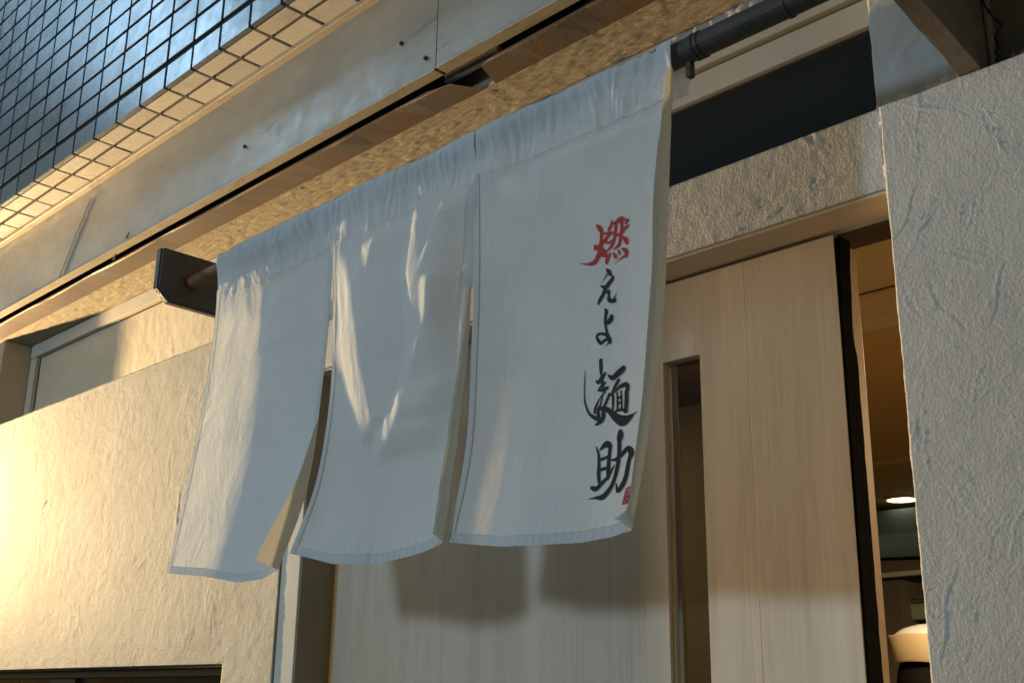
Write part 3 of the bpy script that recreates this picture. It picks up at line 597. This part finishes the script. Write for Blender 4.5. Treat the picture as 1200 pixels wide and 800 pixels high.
def make_panel(L, R, bot, masks, flaps, warm, seed, span, comp=None, ns=150, nt_=190, slitL=None, slitR=None):
    s = np.linspace(0, 1, ns); t = np.linspace(0, 1, nt_); Sg, Tg = np.meshgrid(s, t, indexing='ij'); PL = curve(L, t); PR = curve(R, t)
    P = PL[None]*(1-Sg[..., None])+PR[None]*Sg[..., None]
    # hanging curve of the lower edge (metres below the straight chord)
    P[..., 2] -= np.interp(s, *zip(*bot))[:, None]*np.clip((Tg-.5)/.5, 0, 1)**2
    P0 = P.copy(); dX = (PR[:, 0]-PL[:, 0])/(ns-1); u = Sg+.06*Tg*fbm(Sg, Tg, .5, 2, seed+4); top = np.exp(-Tg/.16); fade = np.clip(Tg/.05, .45, 1)
    # drapes are shaped through their slope dY/dX, refined a few times so each fold ends up where it should hang
    for it in range(6):
        rr = P[..., 0]/P[..., 1]; Sv = (rr-span[0])/(span[1]-span[0]); Tv = (.785-(P[..., 2]-EYE)/P[..., 1])/.59
        g = np.zeros_like(Sg); wgt = np.ones_like(Sg)
        for poly, k, soft, nz in masks:
            m = softpoly(Sv+nz*.04*fbm(Sg, Tg*.6, .10, 3, seed+1), Tv+nz*.03*fbm(Sg, Tg, .1, 2, seed+2), poly, soft)
            st = 1-nz*.8*np.clip(fbm(Sg-.35*Tg, Tg*.12, .04, 3, seed+3)*3+.1, 0, 1); g += k*m*st; wgt *= 1-np.clip(m*1.6, 0, 1)
        for c0, c1, k, t0, t1 in warm:
            m = np.clip((Sg-c0)/.03+.5, 0, 1)*np.clip((c1-Sg)/.12+.5, 0, 1)*np.clip((Tg-t0)/.2, 0, 1)*np.clip((t1-Tg)/.1, 0, 1); g += k*m; wgt *= 1-m*.8
        g += top*(.5*fbm(u, Tg*.3, .05, 3, seed+5)+1.0*np.exp(-Tg/.10)*fbm(u, Tg*.25, .022, 2, seed+15))+.12*fbm(u, Tg*.22, .15, 3, seed+6)+.05*fbm(u+.5*Tg, Tg*.5, .06, 3, seed+26)
        g += .5*np.exp(-((Tg-.985)/.022)**2)*np.sin(Sg*150+4*fbm(Sg, Tg*0, .1, 2, seed))*np.clip((Sg-.25)*5, 0, 1)*(fbm(Sg, Tg*0, .2, 2, seed+9) > -.3)
        I = np.cumsum(g, 0)*dX[None]; I -= I[:1]
        if comp: wgt *= comp[1]+(1-comp[1])*np.clip((Sg-comp[0])/.1, 0, 1)
        Wt = np.cumsum(wgt, 0); Wt = Wt/np.maximum(Wt[-1:], 1e-6)
        Yd = blur(I-Wt*blur(I[-1:].copy(), 8, 1), 2)
        Pn = P0.copy(); Pn[..., 1] += Yd*fade; P = Pn if it == 0 else .5*P+.5*Pn
    p = Panel(); p.P = P; p.s = s; p.t = t; p.flaps = flaps; return p
def grid_mesh(name, P, mt, parent, close=False):
    nx, nz = P.shape[:2]; vs = P.reshape(-1, 3); fs = [(i*nz+j, i*nz+j+1, (i+1)*nz+j+1, (i+1)*nz+j) for i in range(nx-1) for j in range(nz-1)]
    return mesh(name, vs, fs, mt, parent, True)
curtain = thing('shop_curtain', (-1.1, .8*D, EYE+.6*D), 'white cotton shop curtain in three split panels with brush lettering, hanging from the rod', 'curtain')
LPl = [(-1.802, .785, .80), (-1.797, .618, .797), (-1.831, .404, .772), (-1.878, .212, .738)]
LPr = [(-1.4485, .785, .80), (-1.441, .62, .804), (-1.446, .487, .797), (-1.484, .278, .770), (-1.533, .195, .747)]
CPl = [(-1.4545, .785, .80), (-1.434, .62, .797), (-1.424, .52, .788), (-1.429, .40, .776), (-1.449, .313, .766), (-1.503, .217, .750)]
CPr = [(-1.1035, .785, .80), (-1.107, .556, .80), (-1.110, .47, .793), (-1.136, .287, .772), (-1.150, .203, .756)]
RPl = [(-1.1095, .785, .80), (-1.103, .593, .798), (-1.104, .469, .794), (-1.113, .306, .783), (-1.142, .203, .761)]
RPr = [(-.750, .778, .80), (-.763, .608, .802), (-.782, .4, .795), (-.814, .25, .778), (-.830, .190, .764)]
poly = lambda pts, a0, a1: [((r-a0)/(a1-a0), (.785-q)/.59) for r, q in pts]
mk_c = [(poly([(-1.436, .70), (-1.428, .538), (-1.385, .44), (-1.340, .355), (-1.320, .40), (-1.350, .47), (-1.385, .60), (-1.425, .70)], -1.442, -1.115), -.42, .03, .5),
        (poly([(-1.245, .715), (-1.262, .60), (-1.248, .50), (-1.262, .43), (-1.32, .36), (-1.30, .33), (-1.255, .41), (-1.205, .53), (-1.20, .585), (-1.222, .60), (-1.175, .70), (-1.168, .69), (-1.225, .62), (-1.232, .70)], -1.442, -1.115), -.44, .022, .9),
        (poly([(-1.365, .68), (-1.352, .64), (-1.335, .69)], -1.442, -1.115), -.34, .02, .3)]
mk_l = [(poly([(-1.645, .69), (-1.64, .57), (-1.625, .56), (-1.61, .69), (-1.632, .63)], -1.80, -1.45), -.32, .02, .6)]
mk_r = [(poly([(-1.0, .69), (-.985, .62), (-.975, .69)], -1.105, -.76), -.3, .02, .4), (poly([(-.792, .72), (-.79, .55), (-.782, .72)], -1.105, -.76), -.3, .02, .3)]
panels = [
 (make_panel(LPl, LPr, [(0, 0), (.25, .004), (.6, .016), (.85, .012), (1, 0)], mk_l, (.62, .030), [(0.01, .34, .27, .05, 1.2)], 101, (-1.80, -1.45)), 'left'),
 (make_panel(CPl, CPr, [(0, 0), (.3, .018), (.6, .02), (.85, .010), (1, 0)], mk_c, (.35, .012), [(0.0, .10, .2, .6, 1.2)], 202, (-1.442, -1.115), (.80, .05)), 'middle'),
 (make_panel(RPl, RPr, [(0, 0), (.3, .008), (.75, .010), (.9, .006), (1, 0)], mk_r, (.03, .021), [(0.0, .16, .34, .25, 1.2)], 303, (-1.105, -.76)), 'right')]
def offs(P, d):
    du = np.gradient(P, axis=0); dv = np.gradient(P, axis=1); n = np.cross(du, dv); n /= np.linalg.norm(n, axis=-1, keepdims=True)+1e-12
    sg = np.where(n[..., 1:2] > 0, -1, 1); return P+n*sg*d
trees = {}
for k, (p, nm) in enumerate(panels):
    P = p.P; ns, ntt = P.shape[:2]
    # right edge turned towards the street
    t0, wd = p.flaps; tt = p.t; w = wd*D*np.clip((tt-t0)/.35, 0, 1)**.8*(1+.06*np.sin(tt*23+k)); extra = []
    if k == 2: w = np.interp(tt, [0, .03, .1, .25, .43, .72, .95, 1], [0, .004, .009, .017, .0195, .016, .009, .011])*D*(1+.05*np.sin(tt*23))
    for a in (.12, .3, .6, .88, .96, 1.0):
        c = P[-1].copy(); c[:, 1] -= w*a; c[:, 0] -= (.0015*a*a+.0022*(a > .95))*np.clip(w/(wd*D), 0, 1); c[:, 2] += (.010*a*w/(wd*D))*(tt**6) if k != 2 else .012*a*tt**40
        extra.append(c)
    if k == 2: 
        for c, a in zip(extra, (.12, .3, .6, .88, .96, 1.0)): c[-6:, 0] -= np.linspace(0, .012, 6)*a
    main = P.copy()
    # tunnel over the rod: rows going up and over to the back
    rows = []; r = .0185; top = main[:, :1].copy()
    jit = (.0006*fbm(main[:, 0, 0]*1.0, main[:, 0, 0]*0, .025, 3, 7+k))[:, None]
    for a in np.linspace(0, math.pi, 10)[1:]:
        q = top.copy(); q[..., 1] = yr-r*math.cos(a)+jit*(a < 2); q[..., 2] = zr+r*math.sin(a)*1.0+.001; rows.append(q)
    back = rows[-1]
    for dz in (.02, .04, .055): q = back.copy(); q[..., 2] -= dz; q[..., 1] -= .010*dz/.055; rows.append(q)
    # front of the tunnel bulges over the rod
    zf = main[:, :, 2]; near = np.clip((zf-(zr-.03))/.03, 0, 1); base = .8*D; main[..., 1] = main[..., 1]*(1-near)+(yr-r+np.clip(main[..., 1]-base, -.004, .004)-.002)*near
    slv = np.clip((zf-(zr-.075))/.02, 0, 1)*np.clip((zr+.02-zf)/.012, 0, 1); xq = main[:, :, 0]; main[..., 1] -= slv*(.0032*np.abs(fbm(xq+.25*(zf-zr)*np.sin(xq*40), zf*.2, .021, 3, 90+k, .6))*2+.0015*fbm(xq, zf*.3, .008, 2, 95+k))
    full = np.concatenate([np.concatenate(rows[::-1], 1), main], 1)
    o = grid_mesh('curtain_panel', full, M['cloth'], curtain)
    grid_mesh('turned_hem', np.concatenate([P[-1:], np.stack(extra)], 0)[:, 12:], M['turned'], o)
    if k == 0: o['label'] = 'left curtain panel with its lower right edge turned over'
    if k == 1: o['label'] = 'middle curtain panel with bright raking light on its folds'
    if k == 2: o['label'] = 'right curtain panel carrying the brush lettering'
    # hems: second layer of cloth
    ix = lambda f: int(round(f*(ns-1))); hl = offs(main, .0011)
    hemw = max(3, ix(.034)); 
    grid_mesh('side_hem', hl[:hemw, 22:], M['hem'], o)
    grid_mesh('bottom_hem', hl[hemw-1:ns-6, -5:], M['hem'], o)
    grid_mesh('side_hem', hl[ns-6:ns, 22:], M['hem'], o)
    # stitching lines
    def stitch(line, name='stitching', r=.0006, step=2, off=.0016):
        vs = []; fs = []
        for i in range(0, len(line)-1, step):
            a, b = Vector(line[i]), Vector(line[i+1]); d = (b-a); 
            if d.length < 1e-5: continue
            c1 = a+d*.1; c2 = a+d*.75; n = Vector((0, -1, 0)); sd = d.cross(n).normalized()*r; up = n*r; bs = len(vs)
            for c in (c1, c2): vs += [c+sd+n*off, c+up+n*off, c-sd+n*off]
            fs += [(bs, bs+3, bs+4, bs+1), (bs+1, bs+4, bs+5, bs+2)]
        return mesh(name, vs, fs, M['thread'], o)
    jt = int(np.argmin(np.abs(main[ns//2, :, 2]-(zr-.062))))
    stitch(main[:ns, jt], step=1); stitch(main[:ns, -5], step=1, off=.0022); stitch(main[hemw-1, 22:], step=1, off=.0022)
    if k < 2: stitch(main[ns-7, jt:80], step=1, off=.0022)
    if k < 2:  # reinforcing seam band where the panels are sewn together
        j1 = 22; j2 = int(ntt*(.24 if k == 0 else .42)); stt = hl[ns-6:ns, j1:j2].copy(); stt[..., 1] -= .0024; stt[..., 0] += .007
        grid_mesh('seam_band', stt, M['hem'], o)
    # tree for placing print on the cloth
    vs = [Vector(v) for v in main[:ns].reshape(-1, 3)]; fs = [(i*ntt+j, i*ntt+j+1, (i+1)*ntt+j+1, (i+1)*ntt+j) for i in range(ns-1) for j in range(ntt-1)]
    trees[k] = (BVHTree.FromPolygons(vs, fs), o)
# brush lettering printed on the right panel: strokes as (x, z, width) in millimetres from the eye
GLYPHS = {'a': [[(-886.2, 550.3, 1.3), (-884.8, 544.9, 6.7), (-878.1, 546.0, 5.5), (-869.6, 550.6, 5.5), (-863.6, 554.8, 5.5), (-858.8, 555.9, 2.2)], [(-882.2, 574.6, 2.2), (-877.5, 569.6, 6.7), (-874.2, 563.0, 5.6), (-875.2, 554.2, 5.0), (-876.2, 545.4, 6.6), (-877.9, 537.8, 8.8), (-882.6, 531.1, 8.0), (-888.6, 526.8, 6.9), (-899.9, 527.9, 3.1), (-913.3, 532.7, 0.6)], [(-875.5, 541.2, 5.5), (-871.0, 533.9, 9.9), (-867.6, 529.8, 4.4)], [(-872.3, 559.9, 2.7), (-864.9, 559.1, 3.3), (-855.8, 556.8, 3.3)], [(-870.2, 550.7, 2.6), (-864.6, 545.9, 3.3), (-857.4, 546.2, 4.4)], [(-847.0, 570.0, 5.5), (-849.9, 565.9, 4.9), (-851.6, 557.3, 4.9), (-853.8, 548.0, 4.9), (-858.4, 540.3, 4.9), (-865.6, 535.9, 2.0)], [(-856.7, 574.0, 1.1), (-857.8, 568.2, 4.9), (-861.4, 563.0, 5.5)], [(-857.8, 567.7, 2.2), (-850.6, 569.1, 4.4), (-842.2, 570.6, 7.2), (-836.2, 568.2, 3.9)], [(-841.0, 569.2, 5.4), (-840.9, 561.1, 4.9), (-841.9, 552.5, 4.9), (-843.6, 544.0, 5.4), (-846.4, 537.9, 4.9), (-855.9, 534.4, 0.9)], [(-830.8, 558.3, 3.9), (-837.2, 555.8, 4.8), (-843.1, 551.3, 4.8), (-853.9, 553.0, 2.6)], [(-831.2, 565.7, 4.9), (-833.8, 563.2, 4.3)], [(-839.4, 545.8, 3.2), (-834.6, 541.4, 6.4), (-832.7, 536.7, 4.9)], [(-861.2, 530.2, 3.9), (-865.4, 525.4, 6.0), (-867.1, 521.4, 5.5)], [(-855.8, 530.6, 1.7), (-852.1, 524.5, 5.6)], [(-846.9, 530.6, 3.2), (-844.8, 526.1, 3.4)], [(-840.4, 531.4, 2.8), (-834.4, 526.4, 6.2), (-834.1, 521.1, 5.5)], [(-834.3, 520.7, 3.8), (-844.9, 519.5, 1.6), (-854.9, 515.6, 0.4)]], 'e': [[(-868.7, 512.8, 1.1), (-864.3, 508.4, 6.2), (-860.7, 503.1, 4.2)], [(-867.2, 504.6, 2.6), (-871.8, 500.6, 1.2), (-876.5, 496.2, 0.4)], [(-858.1, 500.8, 2.3), (-857.3, 497.1, 6.1), (-863.0, 492.7, 6.9), (-868.1, 488.7, 6.6), (-877.3, 492.8, 1.4)], [(-868.1, 489.1, 6.8), (-872.2, 480.4, 6.3), (-877.2, 474.7, 6.2), (-880.1, 469.9, 3.4)], [(-867.1, 481.9, 4.3), (-862.6, 481.3, 4.6), (-862.8, 475.9, 4.4), (-862.1, 471.3, 5.7), (-857.4, 467.8, 5.6), (-851.3, 466.6, 3.9), (-853.2, 470.1, 3.0), (-851.6, 473.1, 1.4), (-848.0, 477.6, 0.3)]], 'y': [[(-868.2, 460.0, 2.6), (-865.8, 455.8, 6.1), (-866.7, 449.9, 5.0), (-866.6, 443.0, 5.2), (-865.6, 436.6, 3.8), (-863.7, 429.4, 4.4), (-861.9, 423.6, 6.0), (-857.9, 416.7, 6.0), (-856.8, 413.4, 2.7)], [(-864.8, 441.2, 4.6), (-860.2, 442.3, 8.2), (-857.1, 445.4, 8.5), (-857.6, 448.1, 5.3)], [(-864.4, 425.9, 4.5), (-872.6, 429.3, 3.7), (-879.0, 429.3, 4.3), (-880.6, 426.3, 3.7), (-876.6, 420.8, 5.0), (-873.1, 417.2, 4.2), (-868.1, 418.9, 4.5), (-862.0, 420.3, 4.5)], [(-860.4, 414.5, 2.2), (-865.4, 411.4, 0.5)]], 'm': [[(-872.4, 395.2, 5.5), (-871.3, 387.3, 5.8), (-870.5, 378.9, 4.5)], [(-864.0, 376.9, 4.3), (-869.3, 371.6, 6.9), (-874.9, 368.4, 5.5), (-879.0, 371.6, 1.2)], [(-863.1, 364.8, 3.5), (-868.2, 362.8, 4.3), (-872.8, 359.6, 2.4)], [(-858.5, 357.7, 4.7), (-866.1, 356.8, 5.0), (-874.0, 358.1, 2.6)], [(-869.1, 374.8, 4.8), (-867.1, 364.7, 4.3), (-864.0, 356.6, 3.5)], [(-862.3, 353.6, 3.1), (-870.1, 347.1, 2.1), (-876.2, 337.5, 4.5), (-877.3, 330.8, 4.0)], [(-865.8, 350.0, 2.4), (-867.9, 340.3, 2.6), (-871.5, 332.4, 4.7), (-869.6, 323.2, 6.6)], [(-854.3, 349.5, 3.5), (-856.7, 344.1, 4.7), (-859.8, 338.8, 4.4), (-862.6, 332.5, 5.6), (-861.6, 324.4, 6.5), (-863.7, 318.3, 5.6), (-873.2, 315.4, 3.0)], [(-898.4, 388.2, 0.7), (-898.2, 374.1, 1.6), (-897.7, 358.7, 1.9), (-894.8, 345.1, 2.6), (-886.9, 331.9, 3.3), (-876.4, 324.3, 4.7), (-864.4, 318.8, 6.5)], [(-871.1, 334.7, 4.2), (-858.9, 332.1, 5.6), (-850.3, 326.6, 6.9), (-838.8, 316.9, 10.3), (-828.0, 312.0, 13.3), (-818.2, 314.4, 7.4), (-812.3, 317.6, 2.2), (-807.2, 319.6, 0.4)], [(-834.1, 376.4, 8.6), (-842.3, 372.2, 8.6), (-850.4, 368.8, 6.8), (-857.8, 373.5, 1.9)], [(-840.4, 363.8, 4.4), (-845.0, 357.3, 5.1), (-849.3, 349.6, 4.0), (-852.7, 347.0, 1.9)], [(-848.6, 349.5, 3.3), (-847.4, 340.8, 3.7), (-846.9, 330.0, 3.0)], [(-844.7, 350.0, 2.3), (-838.2, 354.7, 4.4), (-829.6, 356.2, 6.4), (-824.8, 352.1, 5.9), (-826.4, 346.4, 6.2), (-825.7, 335.8, 6.4), (-825.5, 323.4, 6.1)], [(-841.3, 348.1, 2.5), (-838.7, 326.7, 3.7)], [(-835.2, 349.1, 2.5), (-832.3, 326.6, 2.7)], [(-840.5, 341.4, 2.5), (-833.5, 342.2, 2.5)], [(-839.7, 335.0, 2.5), (-832.7, 335.5, 2.5)], [(-843.9, 325.3, 3.0), (-834.8, 326.4, 3.4), (-824.3, 323.3, 4.5)]], 'j': [[(-868.9, 287.5, 1.4), (-863.8, 278.5, 3.8), (-860.5, 266.0, 5.1), (-858.8, 253.8, 5.9), (-855.4, 243.2, 4.8)], [(-861.2, 282.7, 3.0), (-853.4, 287.9, 7.9), (-846.1, 285.3, 6.5), (-845.3, 278.2, 5.9), (-844.8, 266.2, 5.9), (-843.7, 255.3, 6.4), (-842.2, 245.7, 4.2)], [(-858.8, 270.3, 4.3), (-852.0, 271.3, 3.8), (-845.6, 272.3, 4.0)], [(-857.1, 258.1, 4.0), (-843.8, 258.7, 4.5)], [(-866.5, 238.1, 4.6), (-858.5, 235.7, 6.4), (-850.0, 241.7, 5.8), (-841.3, 247.9, 4.2)], [(-841.3, 267.5, 1.3), (-834.1, 267.0, 4.5), (-825.7, 271.5, 6.3), (-817.5, 277.4, 6.3), (-811.2, 271.5, 8.6), (-813.0, 264.0, 6.5), (-814.3, 253.7, 6.5), (-814.8, 244.4, 7.0), (-817.9, 235.5, 7.5), (-823.5, 229.1, 5.7), (-828.5, 238.0, 1.3)], [(-832.0, 299.1, 7.2), (-831.1, 293.5, 10.7), (-831.4, 287.5, 6.7), (-830.0, 276.0, 6.4), (-829.7, 261.7, 6.3), (-831.3, 246.6, 5.8), (-835.4, 234.2, 6.5), (-844.4, 224.8, 7.6), (-856.4, 224.8, 3.2), (-869.0, 224.9, 0.4)], [(-835.4, 260.1, 1.9), (-839.3, 252.4, 3.4), (-840.4, 247.8, 2.6)]], 'seal': [[(-812.6, 230.5, 1.1), (-798.7, 234.6, 1.1), (-800.6, 213.7, 1.1), (-814.1, 210.9, 1.1)]]}
def on_cloth(x, z, off):
    h = trees[2][0].ray_cast(Vector((x, 0, z)), Vector((0, 1, 0)))
    y = h[0].y if h[0] is not None else .77*D
    return Vector((x, y-off, z))
def smooth_stroke(st, n=7):
    P = np.array(st, float)
    if len(P) == 2: u = np.linspace(0, 1, 8)[:, None]; return P[0]*(1-u)+P[1]*u
    out = []
    for i in range(len(P)-1):
        p0 = P[max(i-1, 0)]; p1 = P[i]; p2 = P[i+1]; p3 = P[min(i+2, len(P)-1)]
        for j in range(n):
            u = j/n; out.append(.5*((2*p1)+(-p0+p2)*u+(2*p0-5*p1+4*p2-p3)*u*u+(-p0+3*p1-3*p2+p3)*u**3))
    out.append(P[-1]); return np.array(out)
def glyph(strokes, mt):
    vs = []; fs = []; off = .0008
    for st in strokes:
        off += .00004
        Q = smooth_stroke(st)/1000; Q[:, 2] = np.maximum(Q[:, 2], .0004); T = np.gradient(Q[:, :2], axis=0); T /= np.linalg.norm(T, axis=1, keepdims=True)+1e-9; N = np.stack([-T[:, 1], T[:, 0]], 1)
        pts = []
        L_ = Q[:, :2]+N*Q[:, 2:3]/2; R_ = Q[:, :2]-N*Q[:, 2:3]/2
        def cap(c, n, t, w):  # round end
            return [c+(-math.cos(a)*n*-1)*w/2*1.0+math.sin(a)*t*w*.5 for a in np.linspace(0, math.pi, 7)[1:-1]]
        end = [Q[-1, :2]+(math.cos(a)*N[-1]+math.sin(a)*T[-1])*Q[-1, 2]/2 for a in np.linspace(0, math.pi, 7)[1:-1]]
        beg = [Q[0, :2]+(-math.cos(a)*N[0]-math.sin(a)*T[0])*Q[0, 2]/2 for a in np.linspace(0, math.pi, 7)[1:-1]]
        b = len(vs); n = len(Q)
        for i in range(n): vs += [on_cloth(L_[i][0], EYE+L_[i][1], off), on_cloth(R_[i][0], EYE+R_[i][1], off)]
        fs += [(b+2*i, b+2*i+1, b+2*i+3, b+2*i+2) for i in range(n-1)]
        for ce, arc, l, r_ in ((n-1, end, b+2*(n-1), b+2*(n-1)+1), (0, beg, b+1, b)):
            a0 = len(vs); vs += [on_cloth(p[0], EYE+p[1], off) for p in arc]; fs.append(tuple([l]+list(range(a0, a0+len(arc)))+[r_]))
    return mesh('brush_character', vs, fs, mt, trees[2][1])
for ch, mt in (('a', M['red_ink']), ('e', M['ink']), ('y', M['ink']), ('m', M['ink']), ('j', M['ink'])): glyph(GLYPHS[ch], mt)
# red seal
def seal():
    a, b, c, d = [np.array(p[:2])/1000 for p in GLYPHS['seal'][0]]
    def uv(u, v): return a*(1-u)*(1-v)+b*u*(1-v)+c*u*v+d*(1-u)*v
    vs = []; fs = []; pts = []
    for cx, cy, a0 in ((.15, .1, math.pi), (.85, .1, 1.5*math.pi), (.85, .9, 0), (.15, .9, .5*math.pi)):
        for k in range(5):
            an = a0+k*math.pi/8; pts.append(uv(cx+.15*math.cos(an), cy+.1*math.sin(an)))
    vs = [on_cloth(p[0], EYE+p[1], .0009) for p in pts]; o = mesh('seal_print', vs, [tuple(range(len(vs)))], M['red_ink'], trees[2][1])
    vs = []; fs = []
    for (u, v, w, h) in ((.22, .14, .16, .07), (.52, .12, .12, .06), (.78, .1, .13, .06), (.2, .27, .12, .05), (.47, .24, .1, .1), (.74, .26, .14, .05), (.22, .42, .1, .09), (.5, .42, .07, .2), (.75, .43, .09, .06), (.25, .60, .12, .04), (.74, .6, .1, .05), (.25, .85, .18, .06), (.68, .84, .16, .06), (.47, .72, .08, .07)):
        b_ = len(vs)
        for du, dv in ((-.5, -.5), (.5, -.5), (.5, .5), (-.5, .5)): p = uv(u+du*w, v+dv*h); vs.append(on_cloth(p[0], EYE+p[1], .0011))
        fs.append((b_, b_+1, b_+2, b_+3))
    mesh('seal_marks', vs, fs, M['seal_mark'], trees[2][1])
seal()
